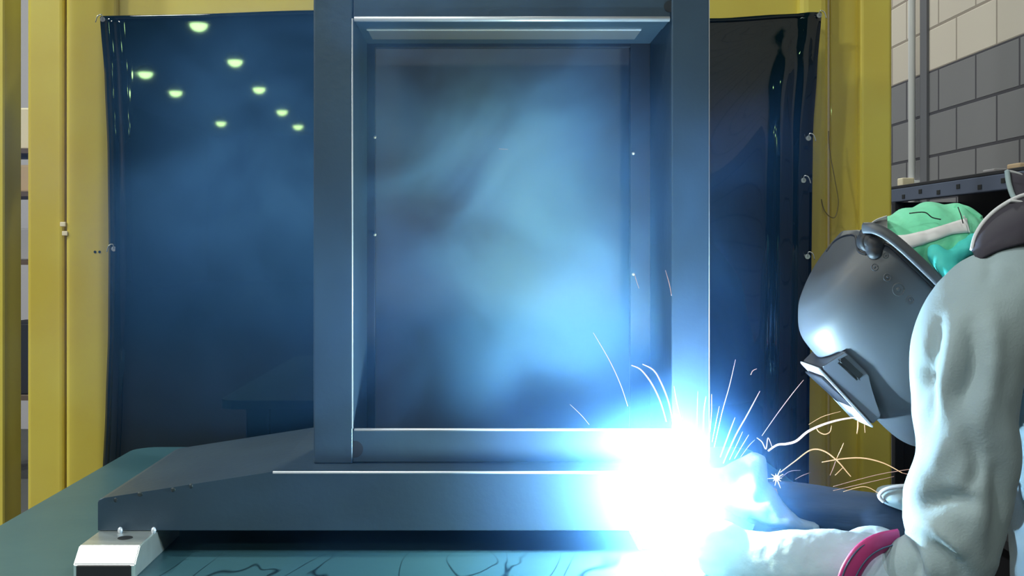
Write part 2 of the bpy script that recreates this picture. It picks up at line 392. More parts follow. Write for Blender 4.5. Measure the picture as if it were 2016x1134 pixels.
# machined fixture blocks that carry the frame
def fixture(uc, label):
    a = X(156, 1.761)+uc; b_ = a+.096; z1 = .9833-.0005
    t = thing('fixture_block', ((a+b_)/2, 1.85, TZ), label, 'clamp block', 'machined blocks under the base beam')
    bm = bmesh.new()
    pts = [(1.735, TZ), (1.735, .9600), (1.761, z1), (1.99, z1), (1.99, TZ)]
    f = [bm.verts.new((a, y, z)) for y, z in pts]; g = [bm.verts.new((b_, y, z)) for y, z in pts]
    bm.faces.new(f); bm.faces.new(g[::-1])
    for i in range(5): bm.faces.new((f[i], g[i], g[(i+1) % 5], f[(i+1) % 5]))
    bmesh.ops.bevel(bm, geom=bm.edges[:], offset=.0016, segments=2, affect='EDGES')
    obj('block', bm, M['chrome'], t)
    for dx in (.043, .098):
        bm = bmesh.new(); sphere(bm, (a+dx-.0035, 1.838, z1+.004), (.0042, .0042, .006), 2); obj('locating_pin', bm, M['edge'], t, True)
    bm = bmesh.new(); cyl(bm, (a+.058, 1.806, z1-.004), (a+.058, 1.806, z1+.0006), .012, .012, 24); obj('bolt_hole', bm, M['black'], t)
    bm = bmesh.new(); box(bm, (a+.005, 1.7335, TZ+.001), (a+.090, 1.736, .9588), .002); obj('dark_reflection', bm, M['helmetdk'], t)  # dark plate painting the dark reflection on the block's front face
    return [t]
fixture(0, 'bright machined steel block under the left end of the base beam')
for o in fixture(.90, 'machined steel block hidden in the glare under the beam'):
    o.location.y += .16

# ------------------------------------------------------------------ the steel frame being welded
t = thing('steel_frame', (.1, 2.1, .9833), 'dark blue-grey steel frame with back panel being welded to its base beam', 'frame')
YB, YP = 1.85, 1.92
zb, zt = .9833, Z(929, YB)
x0, x1 = X(192, YB), X(1405, YB)
pts = [(x0, zb), (x1, zb), (x1, zt), (X(535, YB), zt), (x0+.012, Z(980, YB)), (x0+.003, Z(983, YB)), (x0, Z(989, YB))]
base = obj('base_beam', prism(bmesh.new(), pts, YB, 2.31, .0015, 2), M['steel'], t)
obj('edge_glint', cyl(bmesh.new(), (X(537, YB), YB+.0016, zt-.0014), (x1, YB+.0016, zt-.0014), .0024, None, 12), M['edge'], base, True)  # pale rod painting the highlight along the beam's edge
for (u, v, r) in ((228, 984, 9), (276, 973, 13), (341, 964, 11), (376, 957, 9)):
    bm = bmesh.new(); sphere(bm, P(u, v, YB+.001), (r*.00042, .0022, .0045), 2); obj('weld_bead', bm, M['weld'], base, True)
zr0, zr1 = zt, Z(846, YP)
ztop = Z(-37, YP)
def postside(u0, u1, dpt):
    return B((X(u0, YP), YP, zt), (X(u1, YP), YP+dpt, ztop), .0028, 3)
p1 = obj('post', postside(617, 694, .245), M['steel'], t)
p2 = obj('post', postside(1322, 1397, .245), M['steel'], t)
obj('edge_glint', cyl(bmesh.new(), (X(693, YP), YP+.002, zt+.06), (X(693, YP), YP+.002, Z(36, YP)), .0018, None, 10), M['edge'], p1, True)
obj('edge_glint', cyl(bmesh.new(), (X(1396, YP), YP+.002, zt+.01), (X(1396, YP), YP+.002, ztop-.01), .0013, None, 10), M['edge'], p2, True)
r_ = obj('top_rail', B((X(694, YP), YP+.003, Z(38, YP)), (X(1322, YP), YP+.09, ztop), .003, 3), M['steel'], t)
obj('edge_glint', cyl(bmesh.new(), (X(697, YP), YP+.004, Z(36.5, YP)), (X(1319, YP), YP+.004, Z(36.5, YP)), .0045, None, 12), M['edge'], r_, True)
r_ = obj('bottom_rail', B((X(694, YP), YP+.003, Z(910, YP)), (X(1322, YP), YP+.009, zr1), .001, 2), M['steel'], t)
obj('edge_glint', cyl(bmesh.new(), (X(697, YP), YP+.005, zr1-.001), (X(1322, YP), YP+.005, zr1-.001), .0026, None, 12), M['edge'], r_, True)
bm = bmesh.new(); cyl(bm, (X(698, YP), YP-.0005+.003, Z(885, YP)), (X(698, YP), YP+.004, Z(885, YP)), .0145, None, 28); obj('cut_out', bm, M['black'], r_)
bm = bmesh.new(); cyl(bm, (X(1319, YP), YP+.0022, Z(12, YP)), (X(1319, YP), YP+.004, Z(12, YP)), .010, None, 28); obj('cut_out', bm, M['black'], r_)
# back ring and sheet
Y2 = 2.17
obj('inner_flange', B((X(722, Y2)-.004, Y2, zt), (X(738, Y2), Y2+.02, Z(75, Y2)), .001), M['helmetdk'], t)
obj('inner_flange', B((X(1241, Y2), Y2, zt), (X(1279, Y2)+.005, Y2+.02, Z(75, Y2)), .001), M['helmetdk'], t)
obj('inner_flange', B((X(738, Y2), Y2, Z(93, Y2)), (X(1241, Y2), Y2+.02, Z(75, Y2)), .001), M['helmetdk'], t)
obj('under_strip', B((X(724, 2.01), 2.010, Z(58, 2.01)-.002), (X(1262, 2.01), 2.095, Z(58, 2.01)+.002), .0006), M['pale'], t)
bm = bmesh.new(); box(bm, (X(722, 2.01), 2.004, Z(59.5, 2.005)), (X(1262, 2.01), 2.010, Z(55.5, 2.005)), .0008); obj('strip_lip', bm, M['edge'], t)
obj('lintel', B((X(694, YP), 2.01, Z(58, 2.01)+.003), (X(1322, YP), 2.165, ztop), .001), M['steel'], t)
obj('back_panel', B((X(720, 2.28), 2.28, zt), (X(1262, 2.28), 2.288, Z(40, 2.28)), .0008), M['panel'], t)
for (u, v) in ((738, 270), (738, 462), (1247, 302), (1247, 540), (728, 66), (1251, 72)):
    bm = bmesh.new(); sphere(bm, P(u, v, 2.165), .0032, 2); obj('tack_weld', bm, M['edge'], t, True)

# ------------------------------------------------------------------ the welder
def pt(u, v, Y, ra, rb=None): p = P(u, v, Y); return (p.x, p.y, p.z, ra, rb if rb else ra)
person = thing('person', (1.0, 1.78, 0), 'person in grey jacket, helmet and pale gloves bending to weld the frame', 'person')
# body, one skin
bm = bmesh.new()
tube(bm, [(1.04, 1.78, .90, .12, .16), (1.03, 1.78, 1.02, .11, .15), (.99, 1.78, 1.2, .11, .17), (.95, 1.78, 1.33, .09, .12), (.90, 1.80, 1.41, .045, .05), (.80, 1.77, 1.45, .05, .055), (.74, 1.77, 1.43, .06, .06)], 16)
sphere(bm, P(1790, 590, 1.765), (.075, .072, .092), 3)
sphere(bm, P(1730, 660, 1.765), (.016, .014, .018), 2)
for s, yy in ((-1, 1.62), (1, 1.94)):
    tube(bm, [(1.05, 1.78+s*.09, .92, .09), (1.06, 1.78+s*.11, .5, .06), (1.10, 1.78+s*.12, .28, .055), (1.12, 1.78+s*.12, .08, .04), (1.02, 1.78+s*.13, .045, .035), (.94, 1.78+s*.13, .04, .03)], 12)
tube(bm, [(.95, 1.78, 1.33, .06), pt(2000, 640, 1.63, .05), pt(1895, 790, 1.57, .045), pt(1880, 1000, 1.56, .042), pt(1855, 1085, 1.57, .040), pt(1735, 1135, 1.61, .032), pt(1610, 1118, 1.645, .026), pt(1530, 1110, 1.675, .022, .018)], 14)
tube(bm, [(.93, 1.78, 1.38, .06), (.87, 1.94, 1.33, .05), (.872, 1.945, 1.2, .040), (.842, 1.92, 1.11, .034), pt(1850, 1050, 1.88, .032), pt(1720, 1018, 1.85, .032), pt(1560, 985, 1.855, .022), pt(1480, 975, 1.825, .022, .018)], 14)
part_me('body', blend(bm, .012, 4), M['skin'], person)
# trousers and shoes
bm = bmesh.new()
tube(bm, [(1.03, 1.78, 1.0, .15, .19), (1.05, 1.78, .86, .15, .2)], 16)
for s in (-1, 1):
    tube(bm, [(1.05, 1.78+s*.09, .9, .12), (1.06, 1.78+s*.11, .5, .09), (1.11, 1.78+s*.12, .12, .075)], 14)
part_me('trousers', blend(bm, .014, 4), M['trouser'], person)
for s in (-1, 1):
    bm = bmesh.new(); tube(bm, [(1.16, 1.78+s*.12, .05, .045), (1.08, 1.78+s*.125, .06, .055), (.98, 1.78+s*.13, .045, .045), (.90, 1.78+s*.13, .035, .033)], 14)
    part_me('shoe', blend(bm, .009, 3), M['shoe'], person)
# jacket
from mathutils.bvhtree import BVHTree
EYE = Vector((0, 0, ZC))
def caster(me_or_bm):
    if isinstance(me_or_bm, bmesh.types.BMesh): return BVHTree.FromBMesh(me_or_bm)
    return BVHTree.FromPolygons([v.co.copy() for v in me_or_bm.vertices], [tuple(p.vertices) for p in me_or_bm.polygons])
def rest_on(tree, u, v, lift=.001, dflt=1.7):
    d = (P(u, v, 1.0)-EYE).normalized(); h_, n_, i_, ds = tree.ray_cast(EYE, d)
    if h_ is None: return P(u, v, dflt)
    if n_.dot(d) > 0: n_ = -n_
    return h_+n_*lift
CREASES = [(P3, A, W) for P3, A, W in (
    (((1800, 1004), (1860, 984), (1930, 992)), -.012, .013), (((1795, 1018), (1850, 1050), (1905, 1098)), .008, .012),
    (((1870, 860), (1835, 920), (1795, 985)), .008, .016), (((1815, 720), (1838, 790), (1822, 850)), -.007, .009),
    (((1848, 630), (1832, 700), (1806, 790)), -.009, .009), (((1880, 640), (1862, 740), (1836, 830)), .006, .010),
    (((1915, 640), (1918, 720), (1888, 800)), -.010, .012), (((1950, 600), (1952, 740), (1925, 860)), .006, .014),
    (((1905, 860), (1925, 920), (1905, 965)), -.008, .012), (((1788, 1072), (1802, 1100), (1808, 1140)), -.010, .007),
    (((1840, 1060), (1880, 1110), (1895, 1150)), -.006, .010), (((1812, 1078), (1830, 1110), (1838, 1145)), .006, .009),
    (((1925, 480), (1950, 520), (1940, 560)), -.003, .008), (((1965, 900), (1975, 1000), (1960, 1120)), -.010, .016))]
CREASES = [([Vector(P(u, v, 1.50)).xz for u, v in spline(p3, 5)], A, W) for p3, A, W in CREASES]
def folds(p):
    q = p.xz*(1.50/max(p.y, 1.0)); q = Vector((p.x*1.50/p.y, ZC+(p.z-ZC)*1.50/p.y)) if p.y > .5 else p.xz
    a = noise.noise(Vector((p.x*14+p.z*7, p.y*9, p.z*5))); b = noise.noise(Vector((p.x*30-p.z*22, p.y*20, p.z*16+4)))
    d = .0035*(abs(a)*2-.5)+.0012*b
    if p.y < 1.66:
        for ln, A, W in CREASES:
            best = 9; bt = 0; k = len(ln)-1
            for i in range(k):
                e = ln[i+1]-ln[i]; t = max(0, min(1, (q-ln[i]).dot(e)/max(e.length_squared, 1e-9))); x = (q-ln[i]-e*t).length
                if x < best: best = x; bt = (i+t)/k
            if best < W*3: d += 1.45*A*math.exp(-(best/W)**2)*math.sin(math.pi*min(.98, max(.06, bt)))**.6*min(1, (1.66-p.y)*20)
    return d
bm = bmesh.new()
tube(bm, [(1.05, 1.80, .80, .17, .22), (1.03, 1.80, .95, .155, .21), (1.00, 1.79, 1.15, .145, .2), (.985, 1.78, 1.28, .14, .2), (.955, 1.77, 1.38, .11, .17), (.925, 1.77, 1.43, .075, .11)], 24)
# near arm: shoulder, upper arm, elbow, forearm
tube(bm, [pt(2120, 610, 1.70, .10), pt(1985, 608, 1.62, .094), pt(1912, 680, 1.59, .082, .085), pt(1898, 790, 1.57, .070, .08), pt(1905, 900, 1.56, .067, .078), pt(1886, 1000, 1.56, .072, .078), pt(1868, 1085, 1.56, .067), pt(1808, 1120, 1.58, .050), pt(1742, 1125, 1.61, .045)], 22)
# far sleeve
tube(bm, [(.93, 1.84, 1.36, .09), (.86, 1.95, 1.34, .082), (.87, 1.95, 1.2, .062), (.84, 1.92, 1.11, .048), pt(1850, 985, 1.86, .026, .035)], 16)
part_me('jacket', blend(bm, .0075, 9, folds), M['jacket'], person)
# far sleeve hem seen beside the navy sleeve
bm = bmesh.new()
tube(bm, [pt(1840, 990, 1.83, .030, .04), pt(1780, 980, 1.82, .021, .04), pt(1745, 976, 1.815, .014, .036), pt(1731, 975, 1.815, .006, .026)], 20)
h = part_me('sleeve_hem', blend(bm, .004, 3), M['jacket'], person)
bm = bmesh.new(); tube(bm, [pt(1830, 958, 1.79, .0035), pt(1780, 957, 1.79, .0035), pt(1745, 963, 1.79, .0035), pt(1731, 976, 1.79, .0035), pt(1740, 988, 1.79, .003)], 8)
obj('hem_seam', bm, M['piping'], h, True)
# collar: dark lining with a pale piped edge
def ribbon(bm, rows):
    g = [[bm.verts.new(p) for p in r] for r in rows]
    for a, b in zip(g, g[1:]):
        for i in range(len(a)-1): bm.faces.new((a[i], a[i+1], b[i+1], b[i]))
    return bm
up = [(1912, 492, 1.63), (1920, 462, 1.64), (1940, 432, 1.65), (1972, 405, 1.66), (2016, 384, 1.67), (2090, 372, 1.69)]
lo_ = [(1918, 520, 1.60), (1935, 505, 1.59), (1962, 492, 1.585), (1992, 482, 1.58), (2030, 474, 1.58), (2100, 468, 1.60)]
U = [P(a, b, c) for a, b, c in (tuple(k) for k in spline(up, 6))]; Lw = [P(a, b, c) for a, b, c in (tuple(k) for k in spline(lo_, 6))]
bm = ribbon(bmesh.new(), [U, [(a+b)/2+Vector((0, -.008, 0)) for a, b in zip(U, Lw)], Lw])
cl = obj('collar', bm, M['lining'], person, True); k = cl.modifiers.new('t', 'SOLIDIFY'); k.thickness = .004
bm = bmesh.new(); tube(bm, [(p.x, p.y-.002, p.z, .0032) for p in U], 8, 1); obj('piped_edge', bm, M['piping'], cl, True)
# far collar leaf
a_ = [(1981, 337, 1.78), (1984, 360, 1.77), (1992, 385, 1.76), (2004, 402, 1.75)]
b2 = [(2060, 352, 1.80), (2070, 372, 1.79), (2080, 392, 1.78), (2090, 410, 1.77)]
bm = ribbon(bmesh.new(), [[P(*p) for p in a_], [P(*p) for p in b2]])
cf = obj('collar', bm, M['lining'], person, True); k = cf.modifiers.new('t', 'SOLIDIFY'); k.thickness = .004
bm = bmesh.new(); tube(bm, [(*(P(*p)+Vector((0, -.003, 0))), .0042) for p in a_], 8, 5); obj('piped_edge', bm, M['jacket'], cf, True)
bm = bmesh.new(); tube(bm, [(*(P(*p)+Vector((0, -.003, 0))), .0026) for p in ((1981, 337, 1.78), (2005, 343, 1.785), (2020, 352, 1.79), (2060, 356, 1.80))], 8, 5); obj('piped_edge', bm, M['piping'], cf, True)
bm = bmesh.new(); tube(bm, [(*(P(*p)+Vector((0, -.003, 0))), .0024) for p in ((1985, 396, 1.66), (2002, 397, 1.66), (2040, 406, 1.66))], 8, 5); obj('piped_edge', bm, M['piping'], cl, True)

# navy forearm sleeve of the far arm
bm = bmesh.new()
tube(bm, [pt(1490, 975, 1.855, .018, .022), pt(1525, 980, 1.855, .028, .028), pt(1570, 988, 1.855, .032, .03), pt(1640, 1002, 1.855, .036, .036), pt(1720, 1018, 1.85, .040, .040), pt(1800, 1040, 1.87, .044, .044), pt(1850, 1050, 1.88, .046)], 22)
part_me('undersleeve', blend(bm, .005, 3, lambda p: .003*noise.noise(Vector((p.x*9, p.y*30, p.z*55)))), M['navy'], person)

# gloves with five fingers each
def finger(bm, pts, r):
    tube(bm, [(*P(u, v, y), r*k) for (u, v, y), k in zip(pts, (1.1, 1.05, 1.0, .8))], 10, 4)
    sphere(bm, P(*pts[-1]), r*.82, 2)
gw = lambda p: .0022*noise.noise(Vector((p.x*24, p.y*24, p.z*38)))+.0012*noise.noise(p*70)
bm = bmesh.new()   # near glove: wide gauntlet, palm, curled fingers, thumb on the torch
tube(bm, [pt(1775, 1150, 1.60, .058, .05), pt(1735, 1144, 1.61, .062, .052), pt(1690, 1134, 1.62, .063, .052), pt(1630, 1122, 1.635, .059, .05), pt(1570, 1114, 1.65, .053, .044), pt(1520, 1108, 1.675, .047, .036), pt(1470, 1102, 1.70, .044, .028), pt(1430, 1094, 1.715, .041, .023)], 24)
for k, (dv, ln) in enumerate(((-26, 1.0), (-6, 1.1), (14, 1.02), (33, .85))):
    finger(bm, [(1440, 1088+dv*1.2, 1.712), (1440-38*ln, 1082+dv*1.2, 1.72), (1440-58*ln, 1072+dv*1.2, 1.745), (1440-48*ln, 1060+dv*1.2, 1.765)], .0125)
finger(bm, [(1495, 1082, 1.695), (1460, 1060, 1.70), (1428, 1042, 1.715), (1402, 1028, 1.74)], .0135)
g1 = part_me('glove', blend(bm, .0038, 4, gw), M['glove'], person)
for v in g1.data.vertices:      # the gauntlet rests on the table
    if v.co.x < .72: v.co.z = max(v.co.z, TZ+.003)
tag(g1, 'near pale leather gauntlet glove')
bm = bmesh.new()
ring = [(1766, 1062, 1.60), (1732, 1070, 1.572), (1704, 1086, 1.560), (1684, 1110, 1.556), (1670, 1140, 1.558), (1664, 1175, 1.565)]
tube(bm, [(*P(*p), .0155, .0045) for p in ring], 10, 8)
obj('binding', bm, M['magenta'], g1, True)
for off, in ((-14,), (14,)):
    bm = bmesh.new(); tube(bm, [(*P(u+off*.75, v+off*.55, y-.004), .0012) for u, v, y in ring], 6, 6); obj('stitch_line', bm, M['navy'], g1, True)
bm = bmesh.new(); tube(bm, [pt(1668, 1066, 1.64, .012), pt(1700, 1056, 1.64, .015), pt(1735, 1060, 1.63, .017), pt(1765, 1074, 1.61, .014)], 14)
part_me('cuff_fold', blend(bm, .004, 3), M['glove'], g1)
bm = bmesh.new()   # far glove: back of the hand with the thumb raised
tube(bm, [pt(1604, 1036, 1.83, .007, .016), pt(1564, 1030, 1.82, .012, .02), pt(1522, 1008, 1.82, .024, .026), pt(1482, 978, 1.82, .036, .028), pt(1445, 978, 1.82, .042, .024), pt(1410, 985, 1.82, .036, .02)], 20)
for dv, ln in ((-38, .9), (-14, 1.05), (10, 1.1), (34, .95)):
    finger(bm, [(1430, 975+dv, 1.82), (1430-40*ln, 975+dv, 1.815), (1430-64*ln, 980+dv, 1.80), (1430-66*ln, 992+dv, 1.785)], .0115)
tube(bm, [pt(1472, 970, 1.815, .030), pt(1480, 935, 1.81, .026, .02), pt(1489, 910, 1.81, .019, .016), pt(1496, 895, 1.81, .010, .01)], 14)
tube(bm, [pt(1415, 958, 1.82, .012), pt(1448, 927, 1.815, .014), pt(1488, 901, 1.812, .012)], 12)
g2 = part_me('glove', blend(bm, .0038, 4, gw), M['glove'], person)
tag(g2, 'far pale leather glove with raised thumb')

# helmet ------------------------------------------------------
YH = 1.79; KP = YH/F
NX, NV = -.6805, .7327; UX, UV = -.7327, -.6805      # forward and crown axes in the picture's plane
def H(a, n, s):
    """a: px down from crown, n: px forward of the rear rim, s: metres towards the viewer"""
    A = -1530-a; N = -850+n
    u = N*NX+A*UX; v = N*NV+A*UV
    p = P(u, v, YH); return Vector((p.x, YH-s, p.z))
prof = [(6, 70, 40), (9, 112, 66), (15, 160, 88), (29, 203, 106), (44, 228, 120), (74, 256, 134), (107, 266, 137), (150, 269, 136), (192, 270, 132), (255, 277, 120), (310, 281, 104), (350, 280, 88), (380, 272, 74), (396, 262, 66)]
helmet = bpy.data.objects.new('helmet', None); col.objects.link(helmet); helmet.location = H(200, 100, 0)
helmet.parent = person; helmet.matrix_parent_inverse = Matrix.Translation(-Vector(person.location)); helmet['label'] = 'charcoal welding helmet tipped towards the arc'
def hpart(name, bm, m, smooth=True, solid=0):
    bmesh.ops.recalc_face_normals(bm, faces=bm.faces[:])
    me = bpy.data.meshes.new(name); bm.to_mesh(me); bm.free(); me.materials.append(m)
    o = bpy.data.objects.new(name, me); col.objects.link(o); o.parent = helmet
    o.matrix_parent_inverse = (Matrix.Translation(Vector(person.location)) @ Matrix.Translation(-Vector(person.location)) @ Matrix.Translation(helmet.location)).inverted()
    if smooth:
        for p in me.polygons: p.use_smooth = True
    if solid:
        k = o.modifiers.new('t', 'SOLIDIFY'); k.thickness = solid; k.offset = -1
    return o
def hsec(a, f, w, k):
    """point k in 0..1 round the shell's open cross-section"""
    th = math.pi*k; e = .95
    s = w*KP*math.copysign(abs(math.cos(th))**e, math.cos(th)); n = 42+(f-42)*abs(math.sin(th))**e
    return H(a, n, s)
sp = spline(prof, 5); NK = 40
bm = bmesh.new(); g = [[bm.verts.new(hsec(a, f, w, k/NK)) for k in range(NK+1)] for a, f, w in sp]
for r0, r1 in zip(g, g[1:]):
    for k in range(NK): bm.faces.new((r0[k], r0[k+1], r1[k+1], r1[k]))
bm.faces.new(g[0])
HT = caster(bm)
hpart('shell', bm, M['helmet'], True, .003)
def hline(name, pix, r, m, lift=.0, n=6):
    bm = bmesh.new(); pp = spline(pix, n); tube(bm, [(*rest_on(HT, u, v, lift), r, r) for u, v in pp], 8, 1); return hpart(name, bm, m)
hline('groove', [(1628, 495), (1640, 479), (1655, 468), (1672, 463), (1684, 465), (1687, 480), (1691, 495), (1706, 501)], .0021, M['helmetdk'])
hline('groove', [(1738, 481), (1750, 484), (1764, 495), (1793, 522), (1829, 556), (1860, 588)], .0028, M['helmetdk'])
bm = bmesh.new(); tube(bm, [(*(P(u, v, y)), .0085, .004) for u, v, y in ((1700, 449, 1.70), (1721, 450, 1.682), (1748, 463, 1.672), (1784, 492, 1.665), (1836, 541, 1.662), (1870, 575, 1.662))], 12, 6); hpart('rim', bm, M['helmet'])
kc = rest_on(HT, 1712, 476, 0)
bm = bmesh.new(); cyl(bm, kc+Vector((0, .01, 0)), kc+Vector((0, -.016, 0)), .019, .016, 28); bmesh.ops.bevel(bm, geom=[e for e in bm.edges if abs(e.verts[0].co.y-e.verts[1].co.y) < 1e-5], offset=.004, segments=3, affect='EDGES')
hpart('knob', bm, M['helmetdk'])
bm = bmesh.new()
for (u, v, r, l) in ((1706, 462, .012, .004), (1720, 482, .017, .004), (1722, 497, .012, .002)): sphere(bm, rest_on(HT, u, v, l), r, 3)
part = blend(bm, .003, 3); bm = bmesh.new(); bm.from_mesh(part); hpart('pivot_arm', bm, M['helmetdk'])
bm = bmesh.new(); cc = rest_on(HT, 1712, 459, .013); cyl(bm, cc, cc+Vector((-.006, -.008, 0)), .0095, .0085, 20); hpart('screw_collar', bm, M['helmet'])
bm = bmesh.new(); sphere(bm, cc+Vector((-.009, -.004, -.002)), (.0055, .004, .0055), 2); hpart('screw', bm, M['clip'])
for u, v, r in ((1744, 503, .0036), (1722, 526, .0048), (1747, 546, .0055), (1769, 570, .0088), (1792, 591, .0055)):
    bm = bmesh.new(); q0 = [i*math.pi/8 for i in range(17)]
    tube(bm, [(*rest_on(HT, u+r*1310*math.cos(q), v+r*1310*math.sin(q)*1.05, .0002), .0010, .0010) for q in q0], 6, 1)
    hpart('embossed_ring', bm, M['helmet'])
    bm = bmesh.new(); sphere(bm, rest_on(HT, u, v, -.0006), (r*.45, .0015, r*.45), 2); hpart('stud', bm, M['helmet'])
# window housing
def hbox(a0, a1, n0, n1, s0, s1, bev=.002):
    bm = bmesh.new(); c = [H(a, n, s) for a in (a0, a1) for n in (n0, n1) for s in (s0, s1)]
    v = [bm.verts.new(p) for p in c]
    for f in ((0, 1, 3, 2), (4, 5, 7, 6), (0, 1, 5, 4), (2, 3, 7, 6), (0, 2, 6, 4), (1, 3, 7, 5)): bm.faces.new([v[i] for i in f])
    if bev: bmesh.ops.bevel(bm, geom=bm.edges[:], offset=bev, segments=3, affect='EDGES')
    return bm
bm = bmesh.new()
top_, bot = [], []
sx = .062
outl = [(130, 284), (134, 236), (200, 238), (224, 258), (276, 277), (277, 301), (129, 290)]
sk = lambda n: .066-.018*(n-240)/56
f = [bm.verts.new(H(a, n, sk(n))) for a, n in outl]; g_ = [bm.verts.new(H(a, n, -sk(n))) for a, n in outl]
bm.faces.new(f); bm.faces.new(g_[::-1])
for i in range(len(outl)): bm.faces.new((f[i], g_[i], g_[(i+1) % 7], f[(i+1) % 7]))
bmesh.ops.bevel(bm, geom=bm.edges[:], offset=.0025, segments=3, affect='EDGES')
hpart('window_housing', bm, M['helmet'], False)
bm = bmesh.new(); c = [H(a, n+d_, s_) for a, n in ((126, 290), (280, 302)) for d_ in (0, 4) for s_ in (-.050, .050)]; v = [bm.verts.new(p) for p in c]
for q in ((0, 1, 3, 2), (4, 5, 7, 6), (0, 1, 5, 4), (2, 3, 7, 6), (0, 2, 6, 4), (1, 3, 7, 5)): bm.faces.new([v[i] for i in q])
bmesh.ops.recalc_face_normals(bm, faces=bm.faces[:]); bmesh.ops.bevel(bm, geom=bm.edges[:], offset=.0012, segments=2, affect='EDGES')
hpart('window_bezel', bm, M['edge'], False)
hpart('window_glass', hbox(145, 262, 299, 302, -.045, .045, .0008), M['helmetdk'], False)
hpart('housing_recess', hbox(138, 196, 241, 262, .052, .0648, .004), M['black'], False)

# bonnet -------------------------------------------------------
bon = bpy.data.objects.new('bonnet', None); col.objects.link(bon); bon.location = P(1835, 500, 1.77)
bon.parent = person; bon.matrix_parent_inverse = Matrix.Translation(-Vector(person.location)); bon['label'] = 'mint green cotton bonnet with white band'
def bpart(name, src, m):
    if isinstance(src, bmesh.types.BMesh):
        bmesh.ops.recalc_face_normals(src, faces=src.faces[:]); me = bpy.data.meshes.new(name); src.to_mesh(me); src.free()
    else: me = src; me.name = name
    me.materials.clear(); me.materials.append(m); o = bpy.data.objects.new(name, me); col.objects.link(o); o.parent = bon
    o.matrix_parent_inverse = Matrix.Translation(-bon.location)
    for p in me.polygons: p.use_smooth = True
    return o
bm = bmesh.new()
sphere(bm, P(1835, 490, 1.77), (.083, .085, .072), 4); sphere(bm, P(1868, 470, 1.77), (.060, .078, .055), 4); sphere(bm, P(1768, 487, 1.77), (.062, .080, .050), 4)
def cap(p):
    return .006*noise.noise(Vector((p.x*28+p.z*10, p.y*12, p.z*12)))+.0035*noise.noise(Vector((p.x*60, p.y*30, p.z*22)))+.003*math.sin(p.x*170+2*math.sin(p.z*60))*max(0, noise.noise(p*9))
cm = blend(bm, .005, 4, cap); BT = caster(cm); bpart('crown', cm, M['mint'])
def strip(name, top, bot, m, lift=.002, n=8):
    T = spline(top, n); Bt = spline(bot, n); bm = bmesh.new()
    ribbon(bm, [[rest_on(BT, a[0]*(1-k/5)+b[0]*k/5, a[1]*(1-k/5)+b[1]*k/5, lift+.0015*math.sin(math.pi*k/5)) for a, b in zip(T, Bt)] for k in range(6)])
    o = bpart(name, bm, m); q = o.modifiers.new('t', 'SOLIDIFY'); q.thickness = .0015; return o
strip('band', [(1738, 462), (1780, 464), (1830, 452), (1870, 440), (1902, 431)], [(1748, 488), (1785, 490), (1835, 476), (1872, 463), (1906, 459)], M['white'])
strip('front_band', [(1700, 455), (1712, 441), (1726, 431), (1746, 424)], [(1716, 468), (1722, 470), (1735, 474), (1750, 478)], M['white'])
bm = bmesh.new()
tube(bm, [pt(1838, 482, 1.685, .007), pt(1846, 500, 1.675, .016, .012), pt(1862, 520, 1.665, .018, .012), pt(1870, 548, 1.66, .012)], 12)
tube(bm, [pt(1862, 530, 1.67, .012), pt(1885, 500, 1.675, .013), pt(1912, 482, 1.68, .014), pt(1925, 470, 1.69, .012)], 12)
bpart('knotted_cloth', blend(bm, .004, 3, lambda p: .003*noise.noise(p*60)), M['teal'])
bm = bmesh.new(); tube(bm, [pt(1880, 408, 1.75, .006, .012), pt(1905, 415, 1.74, .007, .01), pt(1932, 430, 1.73, .004, .006)], 10); bpart('tail', bm, M['mint'])
bm = bmesh.new(); tube(bm, [pt(1897, 425, 1.69, .0012), pt(1904, 440, 1.69, .0012), pt(1909, 458, 1.69, .0012)], 6); bpart('string', bm, M['white'])
for ln in (((1790, 420, 1.69), (1820, 418, 1.685), (1835, 428, 1.683), (1852, 432, 1.685)), ((1886, 408, 1.70), (1892, 424, 1.69), (1896, 440, 1.688))):
    bm = bmesh.new(); tube(bm, [(*P(*p), .0009) for p in ln], 6, 5); bpart('drawstring', bm, M['helmetdk'])

# torch held by the gloves -----------------------------------
t = thing('welding_torch', P(1440, 1015, 1.76), 'welding torch held in the gloves, lost in the white glare', 'torch')
bm = bmesh.new(); tube(bm, [pt(1480, 1045, 1.735, .011), pt(1430, 1020, 1.75, .011), pt(1400, 1003, 1.765, .009), pt(1380, 992, 1.775, .007)], 14); obj('neck', bm, M['helmetdk'], t, True)
bm = bmesh.new(); cyl(bm, P(1382, 993, 1.775), P(1350, 976, 1.79), .009, .007, 20); obj('nozzle', bm, M['copper'], t)
bm = bmesh.new(); cyl(bm, P(1350, 976, 1.79), P(1340, 970, 1.797), .0009, .0009, 8); obj('wire', bm, M['copper'], t)

# the arc: white hot core
bm = bmesh.new(); sphere(bm, ARC, (.011, .008, .012), 3)
tag(obj('welding_arc', bm, M['arc'], None, True), 'blinding white welding arc at the foot of the right post', 'arc')

